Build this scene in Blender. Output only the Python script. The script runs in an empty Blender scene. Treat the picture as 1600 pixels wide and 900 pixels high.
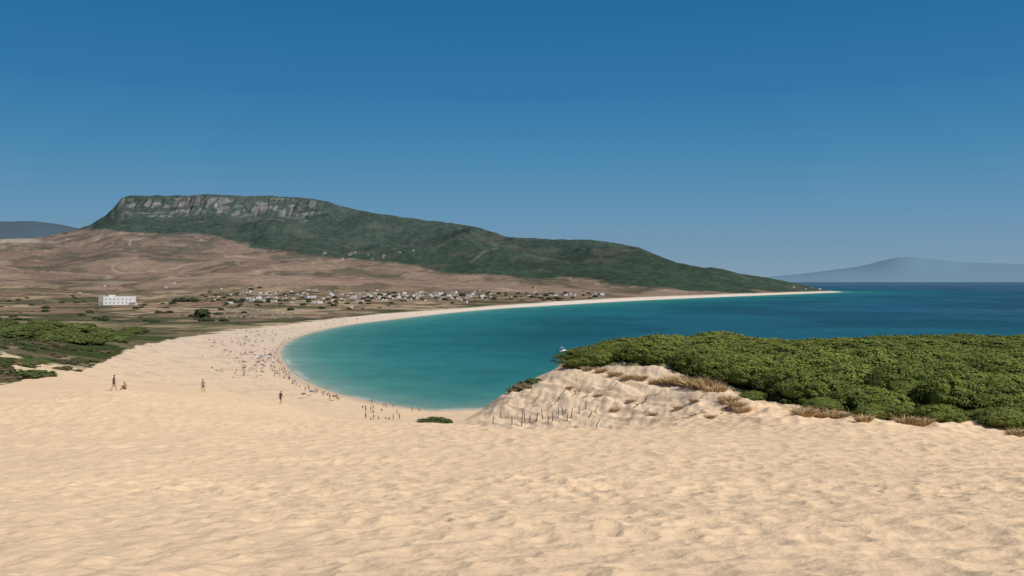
import bpy, bmesh, math, random
import numpy as np
from mathutils import Vector, Matrix
random.seed(7)
S = bpy.context.scene
COL = S.collection
CZ, F, HY = 40.0, 1400.0, 438.0

def lin(r, g, b):
    f = lambda c: (c/255/12.92) if c/255 <= .04045 else ((c/255+.055)/1.055)**2.4
    return np.array([f(r), f(g), f(b)])
def sm(a, b, x):
    t = np.clip((x-a)/(b-a), 0, 1); return t*t*(3-2*t)

# ------------------------------------------------------------------ noise
_T = np.random.RandomState(5).rand(512, 512)
def vn(x, y):
    xi = np.floor(x).astype(np.int64); yi = np.floor(y).astype(np.int64)
    xf = x-xi; yf = y-yi
    xf = xf*xf*xf*(xf*(xf*6-15)+10); yf = yf*yf*yf*(yf*(yf*6-15)+10)
    a = _T[xi & 511, yi & 511]; b = _T[(xi+1) & 511, yi & 511]
    c = _T[xi & 511, (yi+1) & 511]; d = _T[(xi+1) & 511, (yi+1) & 511]
    return (a*(1-xf)+b*xf)*(1-yf)+(c*(1-xf)+d*xf)*yf
def fbm(x, y, o=4):
    s = 0; a = .5; n = 0
    for k in range(o):
        c, q = math.cos(.7*k+.3), math.sin(.7*k+.3)
        s = s+a*vn((c*x-q*y)*2**k+17.3*k, (q*x+c*y)*2**k+9.1*k); n += a; a *= .5
    return s/n
_J = np.random.RandomState(11).rand(256, 256, 3)
def worley(x, y, e=.014):
    xi = np.floor(x).astype(np.int64); yi = np.floor(y).astype(np.int64)
    h = np.full(x.shape, 9.0)
    for dx in (-1, 0, 1):
        for dy in (-1, 0, 1):
            J = _J[(xi+dx) & 255, (yi+dy) & 255]
            h = np.minimum(h, (x-(xi+dx+J[..., 0]))**2+(y-(yi+dy+J[..., 1]))**2)
    return np.sqrt(h+e)

# ------------------------------------------------------------------ terrain profiles
NEAR = [(.3, 'z', 38.45), (5, 'z', 38.3), (10, 'z', 37.4), (20, 'z', 35.6)]
C = {}
C[0] = [(40,690),(70,650),(95,616),(120,602),(150,586),(200,558),(300,546),(450,522),(600,508),(900,493),(1300,475),(1800,450),(2400,420),(3000,388),(3500,373),(4000,'z',180),(6000,'z',100)]
C[100] = [(40,689),(70,648),(95,613),(125,600),(165,583),(220,562),(320,546),(470,526),(620,510),(900,494),(1300,477),(1800,453),(2400,424),(3000,396),(3500,372),(3900,361),(4500,'z',200),(6000,'z',100)]
C[150] = [(40,688),(70,646),(95,612),(130,600),(180,585),(250,563),(350,545),(500,528),(650,512),(900,495),(1300,'z',3.2),(1800,455),(2400,425),(3000,395),(3400,366),(3900,346),(4300,'z',260),(6000,'z',120)]
C[200] = [(40,689),(70,650),(98,612),(130,601),(180,588),(250,568),(350,550),(450,537),(600,520),(800,503),(1000,'z',3.2),(1300,'z',4),(1800,457),(2400,427),(2900,400),(3300,368),(3800,350),(4150,339),(4330,306),(4700,'z',430),(6000,'z',150)]
C[300] = [(40,690),(70,655),(108,613),(150,598),(220,580),(320,558),(420,542),(550,527),(700,'z',3.2),(900,'z',3),(1200,'z',4),(1700,460),(2300,430),(2900,400),(3300,375),(3800,352),(4150,338),(4350,305),(4800,'z',440),(6000,'z',150)]
C[440] = [(40,692),(70,662),(95,645),(119,632),(150,628),(200,622),(250,612),(300,600),(350,'z',3.4),(420,'z',2.5),(600,'z',2.5),(900,'z',3),(1200,'z',4),(1700,458),(2300,430),(2900,405),(3300,388),(3700,368),(4150,340),(4350,307),(4800,'z',420),(6000,'z',150)]
C[500] = [(40,692),(70,666),(92,655),(112,650),(150,651),(200,648),(240,'z',4),(300,'z',3),(600,'z',2.5),(900,'z',3),(1250,'z',4.4),(1750,457),(2300,432),(2900,409),(3350,392),(3800,362),(4150,335),(4350,311),(4800,'z',400),(6000,'z',150)]
C[550] = [(40,692),(70,668),(90,661),(110,660),(150,665),(200,668),(235,'z',3.5),(600,'z',3),(900,'z',3),(1300,476),(1800,455),(2300,435),(2900,412),(3400,395),(3900,355),(4300,326),(4800,'z',330),(6000,'z',150)]
C[650] = [(40,690),(70,668),(90,662),(110,662),(150,670),(200,675),(235,'z',3),(900,'z',3),(1050,'z',3),(1400,474),(1800,458),(2300,438),(2900,415),(3400,390),(3900,360),(4200,342),(4800,'z',250),(6000,'z',100)]
C[720] = [(40,690),(60,676),(75,668),(88,663),(110,'z',22.3),(130,'z',19),(170,'z',12),(235,'z',3),(1200,'z',3),(1500,472),(1900,458),(2400,436),(2900,415),(3400,385),(3900,351),(4500,'z',220),(6000,'z',100)]
C[760] = [(40,690),(60,677),(78,669),(90,'z',24.5),(103,657),(110,632),(120,'z',22.8),(150,'z',15),(200,'z',7),(240,'z',3),(1270,'z',3),(1550,470),(1900,459),(2400,435),(3000,405),(3600,358),(4200,'z',200),(6000,'z',80)]
C[800] = [(40,690),(60,678),(78,670),(88,'z',24.8),(100,662),(112,600),(122,'z',25.5),(150,'z',19),(200,'z',9),(245,'z',3),(1350,'z',3),(1600,469),(1950,458),(2400,434),(3000,403),(3500,369),(4100,'z',180),(6000,'z',60)]
C[850] = [(40,690),(60,679),(78,671),(88,'z',25),(97,668),(114,586),(130,'z',26.5),(160,'z',21),(210,'z',10),(250,'z',3),(1450,'z',3),(1700,466),(2100,452),(2600,425),(3100,393),(3500,373),(4100,'z',170),(6000,'z',50)]
C[900] = [(40,690),(60,680),(76,672),(84,'z',25.5),(94,672),(118,568),(135,'z',28.4),(165,'z',24),(215,'z',14),(255,'z',5),(1600,'z',3),(1900,460),(2300,444),(2700,425),(3200,388),(3600,375),(4100,'z',150),(6000,'z',40)]
C[1000] = [(40,690),(60,680),(72,672),(80,'z',26.2),(88,672),(110,586),(130,'z',28.4),(170,'z',25.6),(220,'z',21),(265,'z',8),(1800,'z',3),(2000,461),(2300,450),(2700,430),(3300,388),(3900,'z',110),(6000,'z',20)]
PL = [(150,'z',26),(205,'z',23.3),(240,'z',20),(300,'z',8)]
C[1100] = [(40,690),(60,677),(66,672),(74,675),(82,664),(98,602),(120,'z',28.2)]+PL+[(2100,'z',3),(2250,'z',5),(2500,452),(2900,419),(3400,'z',50),(6000,'z',-5)]
C[1180] = [(40,690),(60,676),(70,668),(78,655),(86,641),(100,'z',27.9)]+PL+[(2350,'z',3),(2450,'z',4),(2700,450),(2950,432),(3300,'z',25),(6000,'z',-5)]
C[1300] = [(40,690),(60,672),(72,661),(80,654),(100,'z',27.6)]+PL+[(2800,'z',4),(2950,'z',6),(3100,'z',8),(3400,'z',2),(6000,'z',-5)]
C[1450] = [(40,695),(60,682),(74,667),(100,'z',27.4)]+PL+[(420,'z',0),(3000,'z',0),(6000,'z',-5)]
C[1600] = [(40,698),(60,694),(70,684),(85,'z',27.6),(100,'z',27.3)]+PL+[(440,'z',0),(6000,'z',-5)]
C[3000] = C[1600]; C[-1400] = C[0]

Dr = np.concatenate([np.geomspace(.3,4,26,endpoint=False), np.geomspace(4,12,150,endpoint=False), np.geomspace(12,60,320,endpoint=False),
    np.geomspace(60,130,220,endpoint=False), np.geomspace(130,300,100,endpoint=False), np.geomspace(300,1000,130,endpoint=False),
    np.geomspace(1000,3000,140,endpoint=False), np.linspace(3000,4050,85,endpoint=False), np.linspace(4050,4450,80,endpoint=False), np.linspace(4450,4800,20,endpoint=False), np.linspace(4800,6000,16)])
PXc = np.concatenate([np.arange(-1400,-60,40), np.arange(-60,1660,2), np.arange(1660,3001,40)]).astype(float)
nr, nc = len(Dr), len(PXc)
keys = sorted(C)
ctrl = []
for k in keys:
    ds, zs = [], []
    for e in NEAR + C[k]:
        ds.append(math.log(e[0])); zs.append(e[2] if e[1] == 'z' else CZ-(e[1]-HY)/F*e[0])
    ctrl.append(np.interp(np.log(Dr), ds, zs))
ctrl = np.array(ctrl); ka = np.array(keys, float)
ii = np.clip(np.searchsorted(ka, PXc, side='right')-1, 0, len(ka)-2)
tt = (PXc-ka[ii])/(ka[ii+1]-ka[ii])
Z = (ctrl[ii]*(1-tt)[:, None]+ctrl[ii+1]*tt[:, None]).T.copy()       # rows x cols
def gs(A, sig, axis):
    R = int(3*sig); w = np.exp(-.5*(np.arange(-R, R+1)/sig)**2); w /= w.sum()
    pad = [(0, 0)]*A.ndim; pad[axis] = (R, R); P = np.pad(A, pad, mode='edge'); o = np.zeros_like(A); n = A.shape[axis]
    for k in range(2*R+1):
        o += w[k]*(P[k:k+n] if axis == 0 else P[:, k:k+n])
    return o
Z = gs(Z, 9, 1)
Za = gs(Z, 6, 0); Zb = gs(Z, 1.5, 0)
D = np.repeat(Dr[:, None], nc, 1); PX = np.repeat(PXc[None, :], nr, 0)
wf = sm(900, 2000, D); Z = Za*(1-wf)+Zb*wf
X = (PX-800)/F*D; Y = D

# ------------------------------------------------------------------ coastline
cpx = [(690,643),(640,638),(590,630),(545,620),(510,610),(480,597),(460,585),(447,572),(440,558),(438,548),(443,540),(460,529),(490,519),(530,510),(580,503),(640,496),(700,489),(780,482),(850,478),(950,472),(1050,467),(1150,463),(1250,459),(1325,456.2)]
coast = [(3000,900),(1200,520),(600,430),(300,390),(150,370),(70,330),(25,292)]
for px, py in cpx:
    d = CZ*F/(py-HY); coast.append(((px-800)/F*d, d))
coast += [(1150,3250),(1120,3500),(950,4500),(700,8000)]
def chaikin(p):
    o = [p[0]]
    for a, b in zip(p[:-1], p[1:]):
        o += [(a[0]*.75+b[0]*.25, a[1]*.75+b[1]*.25), (a[0]*.25+b[0]*.75, a[1]*.25+b[1]*.75)]
    return o+[p[-1]]
coast = chaikin(coast)
poly = coast+[(700,300000),(400000,300000),(400000,900)]
def signed(x, y):
    d2 = np.full(x.shape, 1e18); ins = np.zeros(x.shape, bool)
    for (ax, ay), (bx, by) in zip(coast[:-1], coast[1:]):
        vx, vy = bx-ax, by-ay
        t = np.clip(((x-ax)*vx+(y-ay)*vy)/(vx*vx+vy*vy), 0, 1)
        d2 = np.minimum(d2, (x-ax-t*vx)**2+(y-ay-t*vy)**2)
    for (ax, ay), (bx, by) in zip(poly, poly[1:]+poly[:1]):
        if ay == by: continue
        c = ((ay > y) != (by > y)) & (x < (bx-ax)*(y-ay)/(by-ay)+ax); ins ^= c
    return np.where(ins, -1, 1)*np.sqrt(d2)
SD = signed(X, Y)

# ------------------------------------------------------------------ relief
far = sm(1300, 2600, D)
hgt = np.clip(Z/150, 0, 1.6)
rid = 1-np.abs(2*fbm(X/420+3, Y/520, 4)-1)
Z += far*hgt*((fbm(X/300, Y/300, 5)-.5)*46 + (rid-.75)*34)
roll = sm(1500, 2100, D)*(1-sm(2900, 3500, D))
Z += roll*(fbm(X/330+13, Y/420, 3)-.5)*48*np.clip(Z/40, 0, 1)
mtn = sm(2700, 3300, D)*np.clip(Z/120, 0, 1)
Z += mtn*((fbm(X/26, Y/26, 3)-.5)*10)
cliff = sm(4080, 4180, D)*(1-sm(4340, 4420, D))*sm(170, 200, PX)*(1-sm(480, 530, PX))
Z += cliff*((1-np.abs(2*fbm(X/60+5, Y/300, 3)-1)-.7)*40 + (fbm(X/22, Y/90+3, 4)-.5)*44)
Z += sm(700, 1300, D)*(1-far)*(fbm(X/60, Y/60, 3)-.5)*3.0
left = sm(120, 165, D)*(1-sm(650, 800, D))*(1-sm(170, 260, PX))
Z += left*(fbm(X/20, Y/20, 4)-.5)*5
plat = sm(95, 112, D)*(1-sm(215, 240, D))*sm(900, 1000, PX)
Z += plat*(fbm(X/20+4, Y/20, 3)-.5)*5.2
face = sm(78, 90, D)*(1-sm(122, 140, D))*sm(715, 790, PX)*(1-sm(1200, 1320, PX))
gul = 1-np.abs(2*fbm(X/2.6+.26*Y+9, Y/13, 3)-1)
Z += face*((fbm(X/4+9, Y/7, 3)-.5)*1.1 - (gul-.75)*.95 + (fbm(X/.8, Y/1.2, 4)-.5)*.34)
edge = sm(62, 72, D)*(1-sm(84, 95, D))*sm(1150, 1200, PX)
Z += edge*(fbm(X/3.2+40, Y/3.2, 3)-.5)*1.3
nearm = 1-sm(150, 260, D)
Z += nearm*(fbm(X/9+31, Y/6, 3)-.5)*.45*sm(6, 25, D)
fg = D < 130
xs, ys, ds = X[fg], Y[fg], D[fg]
wx = xs+.20*(fbm(xs*2.2, ys*2.2, 2)-.5); wy = ys+.20*(fbm(xs*2.2+50, ys*2.2, 2)-.5)
patch = .3+1.15*fbm(xs/2.6+3, ys/3, 3)
w0 = worley(wx/.22+5, wy/.29+2)-.45; w1 = worley(wx/.36, wy/.48)-.45; w2 = worley(wx/.56+9, wy/.84+4)-.45; w3 = worley(wx/.90+2, wy/1.55+7)-.45
dz = (fbm(xs/1.2+7, ys/1.4, 4)-.5)*.06 + patch*w0*.027*(1-sm(10, 18, ds)) + patch*w1*.080*(1-sm(16, 30, ds)) + patch*w2*(.035+.095*sm(8, 20, ds))*(1-sm(32, 52, ds)) + patch*w3*.24*sm(24, 48, ds)
Z[fg] += dz*sm(1.0, 3.0, ds)*(1-sm(95, 130, ds))

# coastal clip
cl = np.where(SD > 0, (.045*SD+.0009*SD*SD)*(1+4*sm(0, 40, X)*(D < 700)), np.maximum(.06*SD, -6))
Z = np.where(SD > 0, np.minimum(Z, cl), cl)

# skyline of the long mountain
sk = np.array([(-1400,385),(-60,378),(0,374),(60,371),(100,364),(140,352),(165,337),(180,322),(190,309),(200,306),(260,306),(320,304),(380,306),(430,306),(480,309),(510,315),(530,321),(560,328),(600,335),(650,342),(700,348),(750,356),(790,369),(830,373),(880,374),(920,375),(960,380),(1000,387),(1030,400),(1060,411),(1100,418),(1130,420),(1160,428),(1200,434),(1230,440),(1260,446),(1300,452),(1325,455.6)], float)
wgt = sm(2100, 3000, D)
for it in range(6):
    el = np.where(D > 2500, (Z-CZ)/D, -9)
    im = el.argmax(0)
    j = np.arange(nc)
    skn = np.interp(PXc, sk[:, 0], sk[:, 1])+(fbm(PXc/14, PXc*0+3, 3)-.5)*3.0*(PXc > 150)*(PXc < 1180)
    zt = CZ+(HY-skn)/F*Dr[im]
    zc = Z[im, j]
    s = np.where((zc > 2) & (PXc < 1326), np.clip(zt/np.maximum(zc, 1), .5, 1.8), 1)
    if it < 3:
        s = gs(s[None, :], 10, 1)[0]; ww = wgt
    else:
        ww = sm(.935, .995, D/Dr[im][None, :])
    Z = np.where(SD > 0, Z*(1+(s[None, :]-1)*ww), Z)
YP = HY+F*(CZ-Z)/D

# ------------------------------------------------------------------ colours (linear base colours)
def arr(c): return np.array(c)[None, None, :]
N1 = fbm(X/90, Y/90, 5); N2 = fbm(X/14+5, Y/14, 4); N3 = fbm(X/320+2, Y/320, 4)
n4 = fbm(X/3.0, Y/3.0, 3)
sand = arr([.70, .504, .318])*(.95+.10*n4[..., None])
m6 = sm(150, 600, D)[..., None]; m9 = sm(600, 1400, D)[..., None]
sand = sand*(1-m6)+(arr([.60, .465, .34])*(1-m9)+arr([.65, .555, .45])*m9)*(.93+.14*N2[..., None])*m6
col = sand.copy()
def mix(c, m):
    global col
    c = np.asarray(c); c = c if c.ndim == 3 else c[None, None, :]
    col = col*(1-m[..., None])+c*m[..., None]
bd = np.array([(-1400,612),(0,604),(40,592),(90,588),(130,578),(180,557),(215,541),(285,527),(350,517),(440,507),(520,498),(600,490),(700,483),(800,476),(900,469.5),(1000,464.3),(1150,459.2),(1330,454)], float)
bnd = np.interp(PX, bd[:, 0], bd[:, 1])
wob = (N1-.5)*16*sm(400, 200, bnd*0+np.minimum(D, 399))+(N2-.5)*10*(1-sm(500, 1200, D))
veg = sm(-1.2, 1.2, bnd+wob*(D < 900)-YP)*(D > 88)*(PX < 1330)*(1-(D < 320)*sm(330, 420, PX))
veg = np.clip(veg, 0, 1)*(1-(SD < 14))
isfar = sm(560, 800, D)
scrub = arr([.125, .10, .06])*(.5+.9*N2[..., None])
green = arr([.056, .07, .026])*(.6+.8*N2[..., None])
gm = sm(.43, .54, fbm(X/24+8, Y/24, 4)+.20*sm(360, 430, D)*(1-sm(140, 230, PX)))
c1 = scrub*(1-gm[..., None])+green*gm[..., None]
sandgap = sm(.50, .61, fbm(X/11+1, Y/15+6, 4))*(1-sm(290, 360, D))
c1 = c1*(1-sandgap[..., None])+sand*.85*sandgap[..., None]
brown = arr([.236, .160, .106])*(.65+.7*N1[..., None])
tan = arr([.35, .262, .168])*(.8+.4*N2[..., None])
olive = arr([.084, .082, .044])*(.5+1.0*N2[..., None])
pm = sm(.44, .57, fbm(X/100+11, Y/85, 5))
plain = brown*(1-pm[..., None])+olive*pm[..., None]
tm = sm(.53, .61, fbm(X/110+3, Y/80+8, 4)); plain = plain*(1-tm[..., None])+tan*tm[..., None]
bsh = sm(.53, .64, fbm(X/17+31, Y/30, 3)); plain = plain*(1-.65*bsh[..., None])+arr([.052,.058,.032])*.65*bsh[..., None]
hill = arr([.208, .142, .104])*(.66+.68*N3[..., None])*(.72+.56*N1[..., None])
hm = sm(.52, .62, fbm(X/80+60, Y/150, 5)); hill = hill*(1-.6*hm[..., None])+arr([.070, .069, .048])*.6*hm[..., None]
hr = sm(.90, .96, 1-np.abs(2*fbm(X/230+3, Y/360+7, 4)-1)); hill = hill*(1-.6*hr[..., None])+arr([.058, .058, .041])*.6*hr[..., None]
hp = sm(.57, .66, fbm(X/170+33, Y/260+5, 3)); hill = hill*(1-.5*hp[..., None])+arr([.30, .215, .155])*.5*hp[..., None]
tk = sm(.965, .985, 1-np.abs(2*fbm(X/330+83, Y/300+7, 3)-1)); hill = hill*(1-.5*tk[..., None])+arr([.36, .28, .20])*.5*tk[..., None]
wh = sm(1500, 2000, D+(N1-.5)*500)
land = plain*(1-wh[..., None])+hill*wh[..., None]
gb = np.array([(-1400,300),(60,355),(100,362),(160,359),(230,366),(300,372),(350,376),(400,384),(450,394),(520,403),(600,408),(700,422),(800,432),(900,441),(1000,449),(1060,453),(1150,458),(1330,458)], float)
gY = np.interp(PX, gb[:, 0], gb[:, 1])+(N3-.5)*26+(N1-.5)*10
forest = sm(-2.5, 2.5, gY-YP)*(D > 1900)*(YP < bnd-1)
fc = arr([.032, .051, .032])*(.5+1.0*fbm(X/18, Y/18, 3)[..., None])*(.7+.6*N3[..., None])
br = sm(.62, .71, fbm(X/120+21, Y/160, 5)); fc = fc*(1-.35*br[..., None])+arr([.10, .088, .066])*.35*br[..., None]
land = land*(1-forest[..., None])+fc*forest[..., None]
skY = np.interp(PX, sk[:, 0], sk[:, 1])
ry = YP-skY+(N1-.5)*30+(fbm(X/30, Y/30+4, 3)-.5)*18
rz = sm(2, 5, YP-skY)*(1-sm(20, 40, ry))*sm(180, 196, PX)*(1-sm(470, 525, PX))*(D > 3500)
band = fbm(X/55+2, YP/4.8, 4)
crack = fbm(X/10+5, YP/20, 4)
rk = rz*sm(.41, .50, band)*sm(.42, .50, crack)
rc = arr([.182, .168, .160])*(.45+1.1*fbm(X/9, YP/8, 3)[..., None])
land = land*(1-rk[..., None])+rc*rk[..., None]
for (ax, ay, bx, by, w, q_) in ((735,411,757,393,1.8,.45),(820,398,890,410,2.0,.22),(757,393,790,384,1.0,.3)):
    vx, vy = bx-ax, by-ay
    t = np.clip(((PX-ax)*vx+(YP-ay)*vy)/(vx*vx+vy*vy), 0, 1)
    dd = np.hypot(PX-ax-t*vx, YP-ay-t*vy)
    m = (1-sm(w*.4, w, dd+(N2-.5)*2+(N1-.5)*3))*(D > 2000)*q_
    land = land*(1-m[..., None])+arr([.20, .155, .12])*m[..., None]
m = sm(372, 374, YP)*(1-sm(378, 381, YP))*(1-sm(50, 75, PX))*(D > 2500)*.8
land = land*(1-m[..., None])+arr([.36, .30, .22])*m[..., None]
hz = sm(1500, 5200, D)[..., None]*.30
land = land*(1-hz)+arr([.105, .128, .148])*hz  # aerial haze painted into the land colours, stronger with distance
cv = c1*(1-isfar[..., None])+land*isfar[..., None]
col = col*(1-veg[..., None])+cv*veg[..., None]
edx = [860,900,1000,1100,1180,1300,1450,1600,3000]; edy = [116,115,109,100,88,81,75,71,71]
pw = sm(0, 5, D-np.interp(PX, edx, edy)-2+(n4-.5)*6)*(D < 302)*sm(890, 940, PX)
mix(arr([.095, .11, .036])*(.6+.8*n4[..., None]), np.clip(pw, 0, 1)*.95)
st = face*sm(.55, .67, fbm((X+.26*2.6*Y)/1.0+70, Y/6+Z*.5, 4))*.5*sm(88, 96, D)
fp = face*sm(86, 92, D)*.6; mix(arr([.66, .505, .36])*(.84+.32*n4[..., None]), fp*(1-pw))
mix([.24, .175, .12], st)
wet = (1-sm(2, 6, SD))*(SD > -50)
mix([.42, .33, .235], wet*.6*(1-sm(700, 1200, D)))
tr = sm(.58, .70, fbm(X/5+12, Y/5, 3))*sm(250, 330, D)*(1-veg)*(SD > 14)*.34*(1-sm(700, 1000, D))
mix([.30, .23, .17], tr)

# ------------------------------------------------------------------ materials
def newmat(name):
    m = bpy.data.materials.new(name); m.use_nodes = True
    n = m.node_tree.nodes; l = m.node_tree.links
    return m, n, l, n['Principled BSDF']
def attrmat(name, rough=1.0, spec=.0, bumps=(), var=()):
    m, n, l, p = newmat(name)
    p.inputs['Roughness'].default_value = rough; p.inputs['Specular IOR Level'].default_value = spec
    a = n.new('ShaderNodeVertexColor'); a.layer_name = 'Col'; c = a.outputs['Color']
    tc = n.new('ShaderNodeTexCoord')
    for sc, amt in var:
        t = n.new('ShaderNodeTexNoise'); t.inputs['Scale'].default_value = sc; t.inputs['Detail'].default_value = 3
        l.new(tc.outputs['Object'], t.inputs['Vector'])
        r = n.new('ShaderNodeMapRange'); r.inputs['From Min'].default_value = .3; r.inputs['From Max'].default_value = .7
        r.inputs['To Min'].default_value = 1-amt; r.inputs['To Max'].default_value = 1+amt
        l.new(t.outputs['Fac'], r.inputs['Value'])
        v = n.new('ShaderNodeVectorMath'); v.operation = 'SCALE'; l.new(c, v.inputs[0]); l.new(r.outputs['Result'], v.inputs['Scale']); c = v.outputs['Vector']
    l.new(c, p.inputs['Base Color'])
    nrm = None
    for sc, dist, stretch, det in bumps:
        mp = n.new('ShaderNodeMapping'); mp.inputs['Scale'].default_value = stretch; l.new(tc.outputs['Object'], mp.inputs['Vector'])
        t = n.new('ShaderNodeTexNoise'); t.inputs['Scale'].default_value = sc; t.inputs['Detail'].default_value = det
        l.new(mp.outputs['Vector'], t.inputs['Vector'])
        b = n.new('ShaderNodeBump'); b.inputs['Strength'].default_value = 1; b.inputs['Distance'].default_value = dist
        l.new(t.outputs['Fac'], b.inputs['Height'])
        if nrm: l.new(nrm, b.inputs['Normal'])
        nrm = b.outputs['Normal']
    if nrm: l.new(nrm, p.inputs['Normal'])
    return m
def flat(name, c, rough=.7, spec=.2, var=.12, sc=3.0):
    m, n, l, p = newmat(name)
    p.inputs['Roughness'].default_value = rough; p.inputs['Specular IOR Level'].default_value = spec
    tc = n.new('ShaderNodeTexCoord'); t = n.new('ShaderNodeTexNoise'); t.inputs['Scale'].default_value = sc
    l.new(tc.outputs['Object'], t.inputs['Vector'])
    r = n.new('ShaderNodeMapRange'); r.inputs['From Min'].default_value = .3; r.inputs['From Max'].default_value = .7
    r.inputs['To Min'].default_value = 1-var; r.inputs['To Max'].default_value = 1+var
    l.new(t.outputs['Fac'], r.inputs['Value'])
    v = n.new('ShaderNodeVectorMath'); v.operation = 'SCALE'; v.inputs[0].default_value = c; l.new(r.outputs['Result'], v.inputs['Scale'])
    l.new(v.outputs['Vector'], p.inputs['Base Color'])
    return m
def leafmat(name, lo=.82, hi=1.2):
    m = attrmat(name, .8, .1)
    n = m.node_tree.nodes; l = m.node_tree.links; p = n['Principled BSDF']
    oi = n.new('ShaderNodeObjectInfo'); r = n.new('ShaderNodeMapRange'); r.inputs['To Min'].default_value = lo; r.inputs['To Max'].default_value = hi
    l.new(oi.outputs['Random'], r.inputs['Value'])
    v = n.new('ShaderNodeVectorMath'); v.operation = 'SCALE'
    src = p.inputs['Base Color'].links[0].from_socket
    l.new(src, v.inputs[0]); l.new(r.outputs['Result'], v.inputs['Scale']); l.new(v.outputs['Vector'], p.inputs['Base Color'])
    return m
M_sand = attrmat('dune_sand', .95, .05, bumps=[(3.0, .054, (1, .75, 1), 4), (9, .022, (1, .75, 1), 3)], var=[(120, .065), (9, .045)])
M_beach = attrmat('beach_sand', .95, .05, bumps=[(.25, .5, (1, 1, 1), 5)], var=[(.6, .07)])
M_land = attrmat('dry_land', 1, 0, bumps=[(.06, 3.0, (1, 1, 1), 6)], var=[(.15, .22), (.03, .15)])
M_mtn = attrmat('mountain_slope', 1, 0, bumps=[(.035, 6.0, (1, 1, 1), 6)], var=[(.07, .25), (.015, .10)])

# ------------------------------------------------------------------ terrain objects
def mesh_np(name, co, quads, colr, mat):
    me = bpy.data.meshes.new(name)
    me.vertices.add(len(co)); me.vertices.foreach_set('co', co.astype(np.float32).ravel())
    nf = len(quads)
    me.loops.add(nf*4); me.loops.foreach_set('vertex_index', quads.astype(np.int32).ravel())
    me.polygons.add(nf); me.polygons.foreach_set('loop_start', np.arange(0, nf*4, 4, dtype=np.int32))
    me.update(calc_edges=True)
    me.polygons.foreach_set('use_smooth', np.ones(nf, bool))
    a = me.color_attributes.new('Col', 'FLOAT_COLOR', 'POINT')
    a.data.foreach_set('color', np.concatenate([colr, np.ones((len(colr), 1))], 1).astype(np.float32).ravel())
    me.materials.append(mat)
    o = bpy.data.objects.new(name, me); COL.objects.link(o); return o
def tag(o, label=None, cat=None, group=None, kind=None):
    if label: o['label'] = label
    if cat: o['category'] = cat
    if group: o['group'] = group
    if kind: o['kind'] = kind
    return o
VV = np.stack([X, Y, Z], -1).reshape(-1, 3); CCc = np.clip(col, .004, .9).reshape(-1, 3)
gi = np.arange(nr*nc).reshape(nr, nc)
Q = np.stack([gi[:-1, :-1], gi[:-1, 1:], gi[1:, 1:], gi[1:, :-1]], -1).reshape(-1, 4)
reg = np.where(D < 232, 0, np.where(veg < .5, 1, np.where(forest > .5, 4, np.where(D+(N1-.5)*300 < 1600, 2, 3))))
fr = reg[:-1, :-1].ravel(); keepf = (Z[:-1, :-1].ravel() > -5.5) | (D[:-1, :-1].ravel() < 400)
for k, (nm, mt, lb, ct) in enumerate([('sand_dune', M_sand, 'pale sand dune with footprints filling the foreground', 'dune'),
        ('beach', M_beach, 'curved sandy beach running round the bay', 'beach'),
        ('coastal_plain', M_land, 'flat dry scrubland between beach and hills', 'ground'),
        ('hillside', M_land, 'bare reddish brown slopes below the wooded mountain', 'hill'),
        ('mountain', M_mtn, 'long flat-topped wooded mountain with pale cliffs', 'mountain')]):
    q = Q[(fr == k) & keepf]
    u, inv = np.unique(q, return_inverse=True)
    tag(mesh_np(nm, VV[u], inv.reshape(-1, 4), CCc[u], mt), lb, ct, kind='structure')

ld = np.log(Dr)
def H(x, y):
    i = np.interp(math.log(max(y, .31)), ld, np.arange(nr)); j = np.interp(800+F*x/y, PXc, np.arange(nc))
    i0 = min(int(i), nr-2); j0 = min(int(j), nc-2); a = i-i0; b = j-j0
    return float((Z[i0, j0]*(1-b)+Z[i0, j0+1]*b)*(1-a)+(Z[i0+1, j0]*(1-b)+Z[i0+1, j0+1]*b)*a)
def sdist(x, y): return float(signed(np.array([x]), np.array([y]))[0])
def place(px, py, dmin):
    j = int(round(np.interp(px, PXc, np.arange(nc))))
    i0 = int(np.searchsorted(Dr, dmin))
    w = np.nonzero(YP[i0:, j] <= py)[0]
    if not len(w): return None
    d = Dr[i0+w[0]]; x = (px-800)/F*d
    return Vector((x, d, H(x, d)))
def at(px, d):
    x = (px-800)/F*d; return Vector((x, d, H(x, d)))

# ------------------------------------------------------------------ sea
Ds = np.concatenate([np.geomspace(180, 700, 260, endpoint=False), np.geomspace(700, 3600, 260, endpoint=False), np.geomspace(3600, 120000, 110)])
Ps = np.concatenate([np.arange(-1400, 300, 100), np.arange(300, 1660, 3), np.arange(1660, 3001, 60)]).astype(float)
sD = np.repeat(Ds[:, None], len(Ps), 1); sX = (Ps[None, :]-800)/F*sD
sS = -signed(sX, sD)
sn = (fbm(sX/120, sD/90, 4)-.5); sl = np.maximum(sS+sn*60*sm(20, 120, sS), 0)
stops = [0, 6, 22, 58, 130, 260, 480, 900, 2000]
cols = np.array([(.27,.31,.25),(.13,.25,.215),(.054,.195,.178),(.026,.154,.156),(.015,.120,.140),(.013,.098,.138),(.016,.084,.140),(.024,.082,.150),(.030,.086,.154)])
sc = np.stack([np.interp(sl, stops, cols[:, k]) for k in range(3)], -1)
pt = sm(.50, .64, fbm(sX/140+9, sD/220, 4))*sm(60, 200, sS); sc *= (1-.22*pt)[..., None]
rw = .87+.26*fbm(sX/500+3, sD/70, 3)[..., None]; sc *= rw
fh = sm(1800, 13000, sD)[..., None]*.7; sc = sc*(1-fh)+np.array([.062,.124,.184])*fh  # horizon haze painted into the far water colour
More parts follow.
